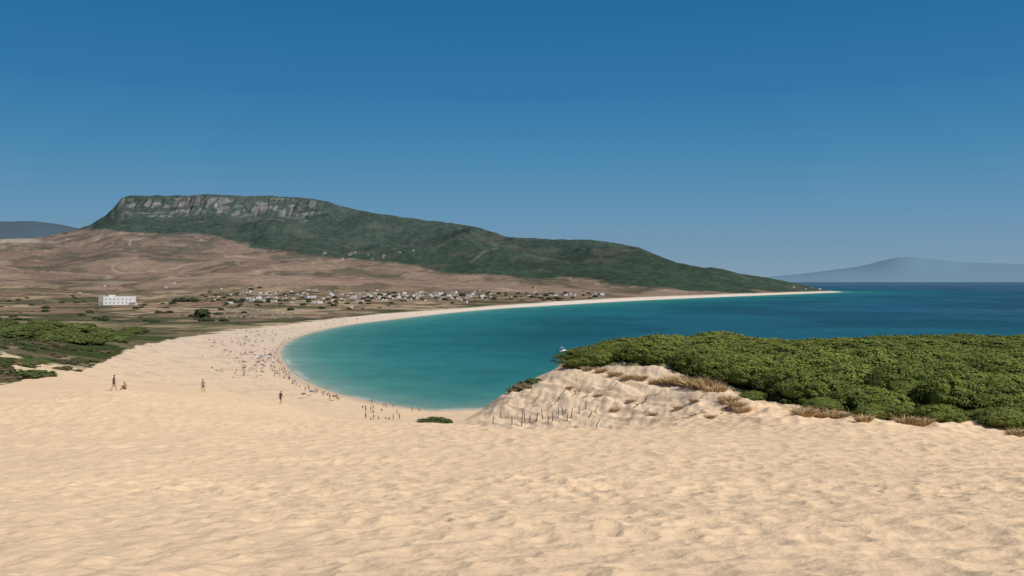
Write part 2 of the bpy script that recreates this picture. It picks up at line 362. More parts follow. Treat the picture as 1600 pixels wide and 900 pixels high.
foam = (1-sm(.5, 2.0, np.abs(sS-1.0+sn*4)))*sm(.42, .60, fbm(sX/9, sD/9, 2))*.3
sc = sc*(1-foam[..., None])+.6*foam[..., None]
g = np.arange(sD.size).reshape(sD.shape)
q = np.stack([g[:-1, :-1], g[:-1, 1:], g[1:, 1:], g[1:, :-1]], -1).reshape(-1, 4)
kp = (sS > -12); kq = (kp[:-1, :-1] | kp[1:, 1:] | kp[:-1, 1:] | kp[1:, :-1]).ravel()
q = q[kq]; u, inv = np.unique(q, return_inverse=True)
M_sea = attrmat('sea_water', 1.0, .0, bumps=[(.10, .30, (1, 2.2, 1), 5)], var=[(.05, .10), (.35, .08)])
n = M_sea.node_tree.nodes; l = M_sea.node_tree.links
gl = n.new('ShaderNodeBsdfGlossy'); gl.inputs['Roughness'].default_value = .3; gl.inputs['Color'].default_value = (1, 1, 1, 1)
mxs = n.new('ShaderNodeMixShader'); mxs.inputs[0].default_value = .035
l.new(n['Principled BSDF'].outputs[0], mxs.inputs[1]); l.new(gl.outputs[0], mxs.inputs[2]); l.new(n['Principled BSDF'].inputs['Normal'].links[0].from_socket, gl.inputs['Normal'])
l.new(mxs.outputs[0], n['Material Output'].inputs['Surface'])
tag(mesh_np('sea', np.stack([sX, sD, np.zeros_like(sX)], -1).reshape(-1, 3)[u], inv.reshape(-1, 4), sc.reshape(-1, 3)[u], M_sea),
    'turquoise bay deepening to blue at the horizon', 'sea', kind='structure')

# ------------------------------------------------------------------ distant ridges
def ridge(name, d0, pts, depth, base, foot, label, seed, rough):
    pts = np.array(pts, float)
    p = np.arange(pts[0, 0], pts[-1, 0]+.1, 3.0); t = np.linspace(-1, 1, 33)
    yy = gs(np.interp(p, pts[:, 0], pts[:, 1])[None, :], 3, 1)[0]
    P, TT = np.meshgrid(p, t); Y2 = np.repeat(yy[None, :], len(t), 0)
    DD = d0+TT*depth; XX = (P-800)/F*DD
    top = np.maximum(CZ+(HY-Y2)/F*d0, 4)
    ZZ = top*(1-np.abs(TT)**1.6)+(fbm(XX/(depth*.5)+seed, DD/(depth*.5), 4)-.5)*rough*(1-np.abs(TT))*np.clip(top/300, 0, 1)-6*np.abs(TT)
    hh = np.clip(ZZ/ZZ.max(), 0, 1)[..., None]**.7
    cc = (np.array(foot)*(1-hh)+np.array(base)*hh)*(.96+.08*fbm(XX/(depth*.4), DD/(depth*.4)+seed, 4))[..., None]  # bluish airlight baked into the ridge colour, fading towards the foot
    g = np.arange(P.size).reshape(P.shape)
    q = np.stack([g[:-1, :-1], g[:-1, 1:], g[1:, 1:], g[1:, :-1]], -1).reshape(-1, 4)
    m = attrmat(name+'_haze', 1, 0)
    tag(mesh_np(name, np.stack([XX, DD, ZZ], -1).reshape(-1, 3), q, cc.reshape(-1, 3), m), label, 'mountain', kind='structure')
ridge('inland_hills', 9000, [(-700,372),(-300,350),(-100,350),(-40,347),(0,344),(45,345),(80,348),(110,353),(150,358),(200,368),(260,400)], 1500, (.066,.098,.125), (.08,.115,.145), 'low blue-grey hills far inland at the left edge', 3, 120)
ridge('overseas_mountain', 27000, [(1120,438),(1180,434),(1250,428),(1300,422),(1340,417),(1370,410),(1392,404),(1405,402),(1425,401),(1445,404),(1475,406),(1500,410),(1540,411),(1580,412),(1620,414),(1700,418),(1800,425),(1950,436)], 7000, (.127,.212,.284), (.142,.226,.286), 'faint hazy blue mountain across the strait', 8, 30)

# ------------------------------------------------------------------ mesh helpers
class MB:
    def __init__(s): s.v = []; s.f = []; s.c = []
    def box(s, x0, x1, y0, y1, z0, z1):
        n = len(s.v); s.v += [(x, y, z) for z in (z0, z1) for x, y in ((x0,y0),(x1,y0),(x1,y1),(x0,y1))]
        s.f += [tuple(n+i for i in f) for f in ((3,2,1,0),(4,5,6,7),(0,1,5,4),(1,2,6,5),(2,3,7,6),(3,0,4,7))]
    def tube(s, pts, rad, seg=6):
        n0 = len(s.v); pts = [Vector(p) for p in pts]
        for i, p in enumerate(pts):
            d = (pts[min(i+1, len(pts)-1)]-pts[max(i-1, 0)]).normalized()
            a = d.orthogonal().normalized(); b = d.cross(a)
            for k in range(seg):
                t = 2*math.pi*k/seg; s.v.append(tuple(p+(a*math.cos(t)+b*math.sin(t))*rad[i]))
        for i in range(len(pts)-1):
            for k in range(seg):
                a = n0+i*seg+k; b = n0+i*seg+(k+1) % seg; s.f.append((a, b, b+seg, a+seg))
        s.f.append(tuple(n0+k for k in reversed(range(seg)))); e = n0+(len(pts)-1)*seg; s.f.append(tuple(e+k for k in range(seg)))
    def poly(s, pts):
        n = len(s.v); s.v += [tuple(p) for p in pts]; s.f.append(tuple(range(n, n+len(pts))))
    def mesh(s, name, mat, smooth=False):
        me = bpy.data.meshes.new(name); me.from_pydata(s.v, [], s.f); me.materials.append(mat)
        if smooth:
            for p in me.polygons: p.use_smooth = True
        me.update(); return me
def link(name, me, parent=None, loc=None, rz=None):
    o = bpy.data.objects.new(name, me); COL.objects.link(o)
    if parent: o.parent = parent
    if loc is not None: o.location = loc
    if rz is not None: o.rotation_euler = (0, 0, rz)
    return o
def copy_tree(o, parent=None):
    c = o.copy(); COL.objects.link(c); c.parent = parent
    for ch in list(o.children): copy_tree(ch, c)
    return c

# ------------------------------------------------------------------ trees and shrubs
M_needle = leafmat('pine_needles'); M_bark = flat('pine_bark', (.07, .05, .035), .9, .05, .3, 6)
M_dark = leafmat('dark_foliage')
M_dry = leafmat('dry_stems')
def crown_mesh(name, R, Hc, z0, ncl, nlf, leaf, base, tip, seed, mat, core=.6, cs=1.0, up=.8):
    rs = np.random.RandomState(seed); V = []; Fc = []; Cc = []
    base = np.array(base); tip = np.array(tip)
    bm = bmesh.new(); bmesh.ops.create_icosphere(bm, subdivisions=3, radius=1)
    for v in bm.verts:
        k = .82+.12*math.sin(v.co.x*5+seed)*math.cos(v.co.y*5+seed*2)
        V.append((v.co.x*R*k, v.co.y*R*k, z0+Hc*.42+(v.co.z*Hc*.42*k if v.co.z > 0 else v.co.z*Hc*.40))); Cc.append(base*core)  # inner shell, shade within the crown baked into its colour
    for f in bm.faces: Fc.append(tuple(v.index for v in f.verts))
    bm.free()
    for c in range(ncl):
        a = rs.rand()*6.283; r = R*math.sqrt(rs.rand())*.98
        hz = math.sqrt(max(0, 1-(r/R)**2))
        cz = z0+Hc*(.16+.66*hz)+rs.randn()*Hc*.03
        if rs.rand() < .2: cz = z0+Hc*(.08+.4*hz*rs.rand())
        cr = R*(.13+.11*rs.rand())*cs; lum = .82+.36*rs.rand(); yel = rs.rand()
        cx, cy = r*math.cos(a), r*math.sin(a)
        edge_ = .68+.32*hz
        for k in range(nlf):
            d = rs.randn(3); d /= np.linalg.norm(d)+1e-9
            rr = cr*(.55+.5*rs.rand()); p = np.array([cx, cy, cz])+d*rr*np.array([1, 1, .62])
            nrm = d*.40+rs.randn(3)*.25+np.array([.55*cx/R, .55*cy/R, up]); nrm /= np.linalg.norm(nrm)
            t = np.cross(nrm, rs.randn(3)); t /= np.linalg.norm(t)+1e-9; b = np.cross(nrm, t)
            L = leaf*(.6+.8*rs.rand()); W = L*.45; n = len(V)
            for sx, sy in ((-1, -.6), (1, -.3), (1, .3), (-1, .6)): V.append(tuple(p+t*L*sx*.5+b*W*sy*1.4))
            Fc.append((n, n+1, n+2, n+3))
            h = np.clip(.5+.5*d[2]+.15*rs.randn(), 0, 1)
            cc = (base*(1-h)+tip*h)*lum*edge_*np.array([.88+.24*yel, 1, 1.05-.1*yel])  # clump tops lighter, undersides and rim darker: shading baked into leaf colour
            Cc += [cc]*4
    me = bpy.data.meshes.new(name); me.from_pydata(V, [], Fc); me.materials.append(mat)
    a = me.color_attributes.new('Col', 'FLOAT_COLOR', 'POINT')
    a.data.foreach_set('color', np.concatenate([np.array(Cc), np.ones((len(Cc), 1))], 1).astype(np.float32).ravel())
    me.update(); return me
def trunk_mesh(Hc, R, seed):
    rs = random.Random(seed); m = MB()
    top = Hc*.55
    m.tube([(0,0,-.5),(.05,.02,top*.35),(.12,-.05,top*.7),(.1,.05,top)], [.2,.16,.13,.09], 7)
    for k in range(5):
        a = k*1.257+rs.random(); q = R*.6
        m.tube([(.1,0,top*.5+.1*k), (math.cos(a)*q*.5, math.sin(a)*q*.5, top*.75), (math.cos(a)*q, math.sin(a)*q, Hc*.7)], [.09,.06,.025], 5)
    return m.mesh('trunk', M_bark, True)
pines = []; darks = []; lefts = []
for k in range(6):
    R = 2.6+.25*(k % 3); Hc = 2.5+.25*(k % 2)
    crown = crown_mesh('crown', R, Hc, .02, 280, 32, .125, (.092, .118, .024), (.185, .208, .045), 20+k, M_needle, 1.0, .62, .9)
    pines.append((crown, trunk_mesh(Hc, R, k)))
for k in range(3):
    crown = crown_mesh('crown', 2.6, 2.7, .3, 60, 30, .34, (.036, .050, .024), (.080, .098, .044), 40+k, M_dark)
    darks.append((crown, trunk_mesh(2.7, 2.6, k)))
    crown = crown_mesh('crown', 2.6, 2.6, .1, 100, 30, .28, (.058, .080, .022), (.142, .168, .046), 80+k, M_dark, .9)
    lefts.append((crown, trunk_mesh(2.7, 2.6, k)))
def pine(loc, s, label, group, cat='tree', name='pine_tree', sz=None, src=None):
    c, t = random.choice(src or pines)
    r = link(name, None, None, loc, random.random()*6.28); r.empty_display_size = .2
    r.scale = (s, s, s*(sz or 1)); tag(r, label, cat, group)
    link('trunk', t, r); link('crown', c, r); return r
edgeD = lambda px: float(np.interp(px, [870,905,950,1000,1050,1100,1180,1300,1450,1600,3000], [120,119,117,114,110,103,90,83,76,72,72]))
def wood(a0, b0):
    random.seed(21); row = 0; dd = 74.0; cand = []
    while dd < 240:
        sp = a0+(dd-74)*b0; row += 1
        x = (868-800)/F*dd+(row % 2)*sp*.5
        while x < (1670-800)/F*dd:
            xx = x+random.uniform(-.3, .3)*sp; yy = dd+random.uniform(-.3, .3)*sp
            px = 800+F*xx/yy; e = edgeD(px)
            if yy > e and px > 925+max(0, yy-150)*.5: cand.append((xx, yy, px, e, sp))
            x += sp
        dd += sp*.84
    return cand
b0 = .024
cand = wood(3.8, b0)
while len(cand) > 207: b0 += .002; cand = wood(3.8, b0)
for px, d_ in ((900, 119.5), (910, 121.5), (921, 119.5), (918, 125), (930, 121)):
    xx = (px-800)/F*d_; cand.append((xx, d_, px, d_-4, 2.6))
for xx, yy, px, e, sp in cand:
    front = yy < e+5
    s = random.uniform(.55, .9) if front else random.uniform(.88, 1.2)*sp*.76/2.7
    hgt_ = random.uniform(2.4, 4.5) if not front else s*2.4
    if 930 < px < 1010 and yy < 132: hgt_ += .4
    z = H(xx, yy)
    if front: lb, gp = 'low green pine at the sandy front edge of the dune wood', 'pines along the front edge of the dune wood'
    elif yy > 205: lb, gp = 'rounded green pine at the seaward edge of the dune wood', 'pines along the seaward edge of the wood'
    else: lb, gp = 'dense green pine crown inside the wood on the right dune', 'pines inside the dune wood'
    pine((xx, yy, z-.2), s, lb, gp, sz=hgt_/2.6/s)
for i in range(86):
    for tr_ in range(30):
        p = at(random.uniform(-60, 235), random.uniform(400, 640))
        yy = HY+F*(CZ-p.z)/p.y; px = 800+F*p.x/p.y
        if 507 < yy < 538 and px < 240-(yy-510)*2.3: break
    else: continue
    pine((p.x, p.y, p.z-.8), random.uniform(1.8, 3.1), 'green pine in the low wood behind the left beach scrub', 'pines in the low wood on the left', sz=.6, src=lefts)

shr = [crown_mesh('shrub', 1.3, 1.1, -.1, 30, 34, .2, c0, c1_, 60+k, M_needle, 1.0, 1.0, 1.0) for k, (c0, c1_) in enumerate([((.042,.060,.018),(.105,.128,.040)), ((.10,.078,.042),(.20,.155,.085)), ((.058,.062,.028),(.132,.128,.06))])]
def shrub(loc, s, k, label, group, sz=1):
    o = link('shrub', shr[k], None, loc, random.random()*6.28); o.scale = (s, s, s*sz); tag(o, label, 'shrub', group); return o
n = 0
for i in range(2200):
    p = at(random.uniform(-60, 225), math.exp(random.uniform(math.log(118), math.log(420))))
    yy = HY+F*(CZ-p.z)/p.y; px = 800+F*p.x/p.y
    lim = float(np.interp(px, bd[:, 0], bd[:, 1]))
    if yy > lim or n >= 290: continue
    if vn(np.array([p.x/9]), np.array([p.y/9]))[0] < .36: continue
    k = random.choice((0, 0, 1, 1, 2, 2)); n += 1
    shrub((p.x, p.y, p.z-.15), random.uniform(.6, 2.1), k, ['small green bush on the scrubby dune at left', 'dry brown bush on the scrubby dune at left', 'olive grey bush on the scrubby dune at left'][k], ['green bushes on left dune', 'dry bushes on left dune', 'olive bushes on left dune'][k], .7)
for px, d_, s, k, lb, q_ in ((818, 111.5, 1.25, 1, 'brownish bush alone on the tip of the right dune ridge', .9), (834, 112.5, .9, 0, 'small green bush beside the lone brown bush on the ridge', .8), (804, 111, .8, 1, 'small brown bush at the outermost tip of the dune ridge', .7), (680, 107, 1.9, 0, 'low flat green bush left of the right dune foot', .55)):
    p = at(px, d_); shrub(p-Vector((0, 0, .1)), s, k, lb, None, q_)

def tuft(seed, nb, L, sp):
    rs = np.random.RandomState(seed); V = []; Fc = []; Cc = []
    for k in range(nb):
        a = rs.rand()*6.283; r0 = sp*math.sqrt(rs.rand()); b = np.array([r0*math.cos(a), r0*math.sin(a), -.05])
        d = np.array([math.cos(a)*rs.rand()*.9, math.sin(a)*rs.rand()*.9, .8+.3*rs.rand()])+rs.randn(3)*.18
        l = L*(.5+.6*rs.rand()); m_ = b+d*l*.55; e = b+d*l*np.array([1.25, 1.25, .85]); w = np.cross(d, rs.randn(3)); w = w/np.linalg.norm(w)*.028
        n = len(V); V += [tuple(b-w), tuple(b+w), tuple(m_+w), tuple(m_-w), tuple(e)]
        Fc += [(n, n+1, n+2, n+3), (n+3, n+2, n+4)]
        c = np.array([.46, .33, .175])*(.65+.6*rs.rand()); Cc += [c]*5
    me = bpy.data.meshes.new('dry_grass'); me.from_pydata(V, [], Fc); me.materials.append(M_dry)
    at_ = me.color_attributes.new('Col', 'FLOAT_COLOR', 'POINT')
    at_.data.foreach_set('color', np.concatenate([np.array(Cc), np.ones((len(Cc), 1))], 1).astype(np.float32).ravel()); me.update(); return me
tufts = [tuft(k, 380, 1.0, .8) for k in range(4)]
tl = [(1056,602,1.3),(1072,603,1.5),(1090,605,1.6),(1106,608,1.5),(1120,613,1.1),(1042,600,1.0),(1026,600,.8),(1138,630,1.0),(1150,638,.9),(1160,644,.8),(1000,595,.9),(982,592,.8),(962,588,.9),(940,582,.8),(1258,649,1.0),(1272,650,1.1),(1290,652,1.0),(1310,654,.8),(1350,658,.7),(1418,663,.9),(1440,665,.8),(1590,681,.7),(905,574,.8),(918,580,.7),(885,574,.7),(1110,655,.5),(1060,640,.5),(985,630,.5),(1020,650,.5),(935,620,.5),(960,645,.5),(890,610,.45),(1085,630,.5)]
for px, py, s in tl:
    p = place(px, py, 64)
    if p is None: continue
    o = link('dry_grass', random.choice(tufts), None, p, random.random()*6); o.scale = (s, s, s*.8)
    if px < 1170: tag(o, 'tuft of dry brown grass on the bare sandy dune face', 'grass tuft', 'dry tufts on the dune face')
    else: tag(o, 'tuft of dry brown grass along the wood where it meets open sand', 'grass tuft', 'dry tufts along the wood edge')

M_post = flat('weathered_wood', (.085, .068, .052), .9, .05, .3, 8); M_root = flat('dead_root', (.13, .10, .076), .95, .02, .3, 6)
for i, (px, py, h, lx) in enumerate([(800,664,1.0,.0),(815,667,1.7,.12),(820,662,1.2,-.1),(838,660,.9,.2),(848,656,1.1,-.15),(856,664,.9,.1),(872,655,1.0,.1),(880,650,.9,-.2),(893,655,1.1,.1),(905,648,.9,.0),(770,662,.8,.1),(930,672,1.0,.5),(783,655,.9,-.1),(915,640,.9,.1),(828,664,.8,.05),(864,658,.9,-.05),(886,660,.8,.1)]):
    p = place(px, py, 88)
    m = MB(); m.tube([(0,0,-.4),(lx*.3,0,h*.4),(lx,.03,h)], [.06,.05,.036], 7)
    tag(link('fence_post', m.mesh('fence_post', M_post, True), None, p), 'weathered leaning wooden post at the foot of the sandy right dune', 'post', 'posts on the right dune face')
def branch(p0, p1, seed):
    rs = random.Random(seed); m = MB(); N = 7; pts = []
    for k in range(N):
        t = k/(N-1); x = p0.x*(1-t)+p1.x*t+rs.uniform(-.2, .2); y = p0.y*(1-t)+p1.y*t+rs.uniform(-.2, .2)
        pts.append(Vector((x, y, H(x, y)+.02+.05*rs.random())))
    o0 = pts[0].copy(); L = [q-o0 for q in pts]
    m.tube(L, [.05-.006*k for k in range(N)], 6)
    for k in range(1, N-1):
        if rs.random() < .6:
            e = L[k]+Vector((rs.uniform(-.7, .7), rs.uniform(-.8, .3), rs.uniform(.05, .5)))
            m.tube([L[k], (L[k]+e)/2+Vector((0, 0, .1)), e], [.03, .02, .01], 5)
    return o0, m.mesh('dead_branch', M_root, True)
for i, (a, b, c, d_) in enumerate([(860,640,876,622),(895,620,908,604),(910,630,928,606),(930,670,944,650),(945,612,965,600),(990,640,1012,624),(1125,648,1150,634),(1066,671,1086,665),(1082,667,1108,661),(830,632,846,618),(1128,641,1142,635),(920,655,940,632),(872,630,893,610),(1005,632,1025,612)]):
    p0, p1 = place(a, b, 86), place(c, d_, 86)
    if p0 is None or p1 is None or (p1-p0).length > 9: continue
    o0, me = branch(p0, p1, i)
    tag(link('dead_branch', me, None, o0), 'dark dead branch lying on the bare sandy slope of the right dune', 'branch', 'dead branches on the dune face')

# ------------------------------------------------------------------ people
M_skin = flat('tanned_skin', (.30, .165, .10), .6, .25, .08); M_hair = flat('dark_hair', (.02, .014, .01), .6, .2, .1)
cl_c = {'black': (.015,.015,.018), 'navy': (.02,.03,.09), 'red': (.18,.07,.06), 'white': (.55,.53,.49), 'blue': (.07,.11,.18), 'grey': (.16,.15,.14)}
M_cl = {k: flat(k+'_cloth', v, .85, .1, .1) for k, v in cl_c.items()}
def skin_mesh(name, vs, es, rad, mat, sub=1):
    me = bpy.data.meshes.new('t'); me.from_pydata([tuple(v) for v in vs], es, []); o = bpy.data.objects.new('t', me); COL.objects.link(o)
    md = o.modifiers.new('skin', 'SKIN'); md.use_smooth_shade = True
    for i, r in enumerate(rad): me.skin_vertices[0].data[i].radius = (r, r)
    me.skin_vertices[0].data[0].use_root = True
    s = o.modifiers.new('sub', 'SUBSURF'); s.levels = sub; s.render_levels = sub
    dg = bpy.context.evaluated_depsgraph_get(); dg.update()
    r = bpy.data.meshes.new_from_object(o.evaluated_get(dg)); r.name = name
    bpy.data.objects.remove(o); bpy.data.meshes.remove(me)
    r.materials.clear(); r.materials.append(mat)
    for p in r.polygons: p.use_smooth = True
    return r
POSE = {
 'walk': dict(pel=(0,0,.93), wst=(0,.02,1.08), chs=(0,.04,1.30), nek=(0,.05,1.47), h0=(0,.07,1.55), h1=(0,.08,1.64), h2=(0,.06,1.71),
    lg=[[(-.09,0,.88),(-.10,.17,.50),(-.10,.25,.10),(-.10,.42,.045)],[(.09,0,.88),(.10,-.03,.48),(.10,-.30,.15),(.10,-.17,.04)]],
    ar=[[(-.18,.04,1.41),(-.24,-.08,1.14),(-.25,-.06,.90),(-.25,-.03,.82)],[(.18,.04,1.41),(.24,.12,1.15),(.25,.27,.97),(.25,.33,.91)]]),
 'stride': dict(pel=(0,0,.90), wst=(0,.05,1.05), chs=(0,.12,1.26), nek=(0,.17,1.42), h0=(0,.21,1.49), h1=(0,.23,1.58), h2=(0,.20,1.65),
    lg=[[(-.09,0,.86),(-.10,.25,.52),(-.10,.30,.10),(-.10,.47,.045)],[(.09,0,.86),(.10,-.12,.48),(.10,-.46,.18),(.10,-.36,.04)]],
    ar=[[(-.18,.12,1.37),(-.26,-.06,1.14),(-.27,.06,.92),(-.27,.12,.86)],[(.18,.12,1.37),(.26,.24,1.14),(.27,.46,1.06),(.27,.54,1.04)]]),
 'stand': dict(pel=(0,0,.95), wst=(0,0,1.10), chs=(0,0,1.32), nek=(0,0,1.49), h0=(0,.02,1.57), h1=(0,.03,1.66), h2=(0,.01,1.73),
    lg=[[(-.09,0,.90),(-.11,.02,.50),(-.12,-.02,.09),(-.14,.15,.04)],[(.09,0,.90),(.11,.03,.50),(.12,0,.09),(.15,.17,.04)]],
    ar=[[(-.18,0,1.43),(-.25,-.03,1.15),(-.24,.05,.91),(-.23,.07,.83)],[(.18,0,1.43),(.30,-.05,1.18),(.20,.10,1.03),(.15,.13,1.0)]]),
 'sit': dict(pel=(0,0,.13), wst=(0,-.03,.27), chs=(0,.02,.48), nek=(0,.07,.64), h0=(0,.10,.71), h1=(0,.12,.80), h2=(0,.09,.87),
    lg=[[(-.09,.03,.13),(-.13,.36,.46),(-.12,.56,.09),(-.12,.73,.045)],[(.09,.03,.13),(.13,.36,.46),(.12,.56,.09),(.12,.73,.045)]],
    ar=[[(-.18,.02,.58),(-.23,.12,.36),(-.16,.32,.47),(-.12,.38,.46)],[(.18,.02,.58),(.23,.12,.36),(.16,.32,.47),(.12,.38,.46)]])}
def make_body(P):
    vs = []; es = []; rd = []
    def add(p, r, par=None):
        vs.append(Vector(p)); rd.append(r)
        if par is not None: es.append((par, len(vs)-1))
        return len(vs)-1
    pel = add(P['pel'], .125); w = add(P['wst'], .115, pel); c = add(P['chs'], .135, w); nk = add(P['nek'], .055, c)
    h0 = add(P['h0'], .07, nk); h1 = add(P['h1'], .095, h0); add(P['h2'], .07, h1)
    add(Vector(P['h1'])+Vector((0, .115, -.02)), .014, h1)
    for s in (-1, 1): add(Vector(P['h1'])+Vector((s*.095, -.01, -.01)), .016, h1)
    for lg in P['lg']:
        i = add(lg[0], .088, pel); i = add(lg[1], .058, i); m = (Vector(lg[1])*.6+Vector(lg[2])*.4); i = add(m, .055, i); i = add(lg[2], .038, i); i = add(lg[3], .032, i)
    for ar in P['ar']:
        i = add(ar[0], .058, c); i = add(ar[1], .040, i); i = add(ar[2], .027, i); pm_ = add(ar[3], .032, i)
        d = (Vector(ar[3])-Vector(ar[2])).normalized(); sd = Vector((0, 1, 0)).cross(d).cross(d)
        if sd.length < .1: sd = Vector((0, 0, 1))
        sd.normalize(); inn = Vector((-1 if ar[0][0] > 0 else 1, 0, 0))
        for k, l in enumerate((.065, .078, .072, .055)):
            b = Vector(ar[3])+sd*(.036-.024*k)+d*.03; i = add(b, .0095, pm_); i = add(b+d*l*.5, .009, i); add(b+d*l*.85+inn*l*.3, .007, i)
        b = Vector(ar[3])+sd*.045-d*.01; i = add(b, .011, pm_); add(b+sd*.02+d*.045, .009, i)
    return skin_mesh('person', vs, es, rd, M_skin)
def make_hair(P):
    a, b = Vector(P['h1']), Vector(P['h2'])
    return skin_mesh('hair', [b+Vector((0,-.0,.005)), b+Vector((0,.05,-.02)), a+Vector((0,-.055,.02)), a+Vector((0,-.06,-.05))], [(0,1),(0,2),(2,3)], [.082,.05,.08,.055], M_hair)
def make_shorts(P, mat, long):
    vs = [Vector(P['pel'])+Vector((0,0,.0)), Vector(P['pel'])*.5+Vector(P['wst'])*.5]; es = [(0,1)]; rd = [.142, .128]
    for lg in P['lg']:
        a, k = Vector(lg[0]), Vector(lg[1]); n = len(vs)
        vs += [a, a*(1-long)+k*long]; es += [(0, n), (n, n+1)]; rd += [.105, .088]
    return skin_mesh('shorts', vs, es, rd, mat)
def make_shirt(P, mat):
    vs = [Vector(P['wst']), Vector(P['chs']), Vector(P['pel'])*.6+Vector(P['wst'])*.4, Vector(P['chs'])*.35+Vector(P['nek'])*.65]; es = [(0,1),(0,2),(1,3)]; rd = [.132, .150, .138, .075]
    for ar in P['ar']:
        n = len(vs); a, e = Vector(ar[0]), Vector(ar[1]); vs += [a, a*.4+e*.6]; es += [(1, n), (n, n+1)]; rd += [.072, .06]
    return skin_mesh('shirt', vs, es, rd, mat)
BODY = {k: make_body(p) for k, p in POSE.items()}; HAIR = {k: make_hair(p) for k, p in POSE.items()}
SH = {}; TS = {}
def cloth(pose, c, kind):
    key = (pose, c, kind)
    store = TS if kind == 'shirt' else SH
    base = [k for k in store if k[0] == pose]
    if key not in store:
        if base:
            me = store[base[0]].copy(); me.materials.clear(); me.materials.append(M_cl[c])
        else: me = make_shirt(POSE[pose], M_cl[c]) if kind == 'shirt' else make_shorts(POSE[pose], M_cl[c], .5)
        store[key] = me
    return store[key]
def person(loc, rz, pose, shorts, shirt, label, group=None, s=1.0):
    o = link('person', BODY[pose], None, loc, rz); o.scale = (s, s, s); tag(o, label, 'person', group)
    link('hair', HAIR[pose], o); link('shorts', cloth(pose, shorts, 'shorts'), o)
    if shirt: link('shirt', cloth(pose, shirt, 'shirt'), o)
    return o
person(place(177,611,80), math.radians(-75), 'walk', 'black', 'black', 'person in dark clothes walking on the sand beside a seated person', s=1.03)
person(place(195,609,80), math.radians(60), 'sit', 'navy', None, 'person sitting low on the sand beside a walker in dark clothes', s=1.05)
person(place(317,613,80), math.radians(30), 'stride', 'navy', None, 'bare-chested person in dark shorts striding across the dune, between seated person and lone walker')
person(place(438,632,100), math.radians(-30), 'walk', 'black', 'navy', 'lone person in dark clothes walking down the dune toward the water')
def beach_person(px, py, dmin, label, group):
    p = place(px, py, dmin)
    if p is None or sdist(p.x, p.y) < 1.0: return
    pose = random.choice(('stand', 'walk', 'walk', 'sit', 'sit')); sc_ = random.choice(list(cl_c))
    person(p, random.random()*6.28, pose, sc_, random.choice((None, None, random.choice(list(cl_c)))), label, group, random.uniform(.82, .98))
for i in range(8): beach_person(568+i*8+random.uniform(-4, 4), 657+random.uniform(-1.5, 1), 205, 'small figure on the beach just beyond the brow of the dune', 'people beyond the dune brow')
for i in range(16): beach_person(random.uniform(540, 660), random.uniform(632, 648), 240, 'small figure by the water at the near end of the bay', 'people at the near waterline')
wl = [(545,624),(510,614),(480,602),(460,590),(447,577),(439,560),(436,548)]
for i in range(68): 
    t = random.random()*(len(wl)-1.001); k = int(t); f = t-k
    beach_person(wl[k][0]*(1-f)+wl[k+1][0]*f-random.uniform(2, 24), wl[k][1]*(1-f)+wl[k+1][1]*f+random.uniform(0, 5), 255, 'tiny figure along the curving waterline of the bay', 'people along the curving waterline')
for i in range(110): beach_person(random.gauss(398, 34), random.uniform(518, 592), 260, 'tiny figure among the parasols on the wide beach', 'people on the wide beach')
for i in range(80):
    px = random.uniform(440, 760); beach_person(px, float(np.interp(px, [c[0] for c in cpx[10:]], [c[1] for c in cpx[10:]]))-random.uniform(1, 6), 480, 'tiny figure on the far curve of the beach', 'people on the far beach')
M_pole = flat('parasol_pole', (.6, .6, .58), .4, .4, .05)
pc = {'blue': (.09,.13,.20), 'red': (.18,.09,.08), 'pale': (.48,.43,.37), 'green': (.08,.13,.10), 'dark': (.06,.06,.07)}
def parasol_mesh(c):
    m = MB(); N = 8
    R = [(0,2.35),(.45,2.25),(.85,2.05),(1.12,1.80)]
    ring = []
    for j, (r, z) in enumerate(R[1:]):
        ring.append(len(m.v)); m.v += [(r*math.cos(2*math.pi*k/N), r*math.sin(2*math.pi*k/N), z) for k in range(N)]
    t = len(m.v); m.v.append((0,0,2.35))
    for k in range(N):
        m.f.append((t, ring[0]+k, ring[0]+(k+1) % N))
        for j in range(2): m.f.append((ring[j]+k, ring[j+1]+k, ring[j+1]+(k+1) % N, ring[j]+(k+1) % N))
    return m.mesh('canopy', flat(c+'_parasol', pc[c], .8, .1, .05))
pm_ = MB(); pm_.tube([(0,0,-.3),(0,0,1.2),(0,0,2.34)], [.025,.025,.02], 6); polem = pm_.mesh('pole', M_pole, True)
can = {c: parasol_mesh(c) for c in pc}
def parasol(px, py):
    p = place(px, py, 260)
    if p is None or sdist(p.x, p.y) < 5: return
    c = random.choice(list(pc)); r = link('parasol', None, None, p, random.random()*6); r.scale = (.82, .82, .82)
    r.rotation_euler = (random.uniform(-.15, .15), random.uniform(-.15, .15), random.random()*6)
    tag(r, c+' beach parasol open on the wide sandy beach', 'parasol', c+' parasols on the beach'); link('pole', polem, r); link('canopy', can[c], r)
for i in range(70): parasol(random.gauss(400, 30), random.uniform(519, 588))
for i in range(22): parasol(random.uniform(470, 640), random.uniform(499, 512))
for i in range(5): parasol(random.uniform(470, 560), random.uniform(612, 630))

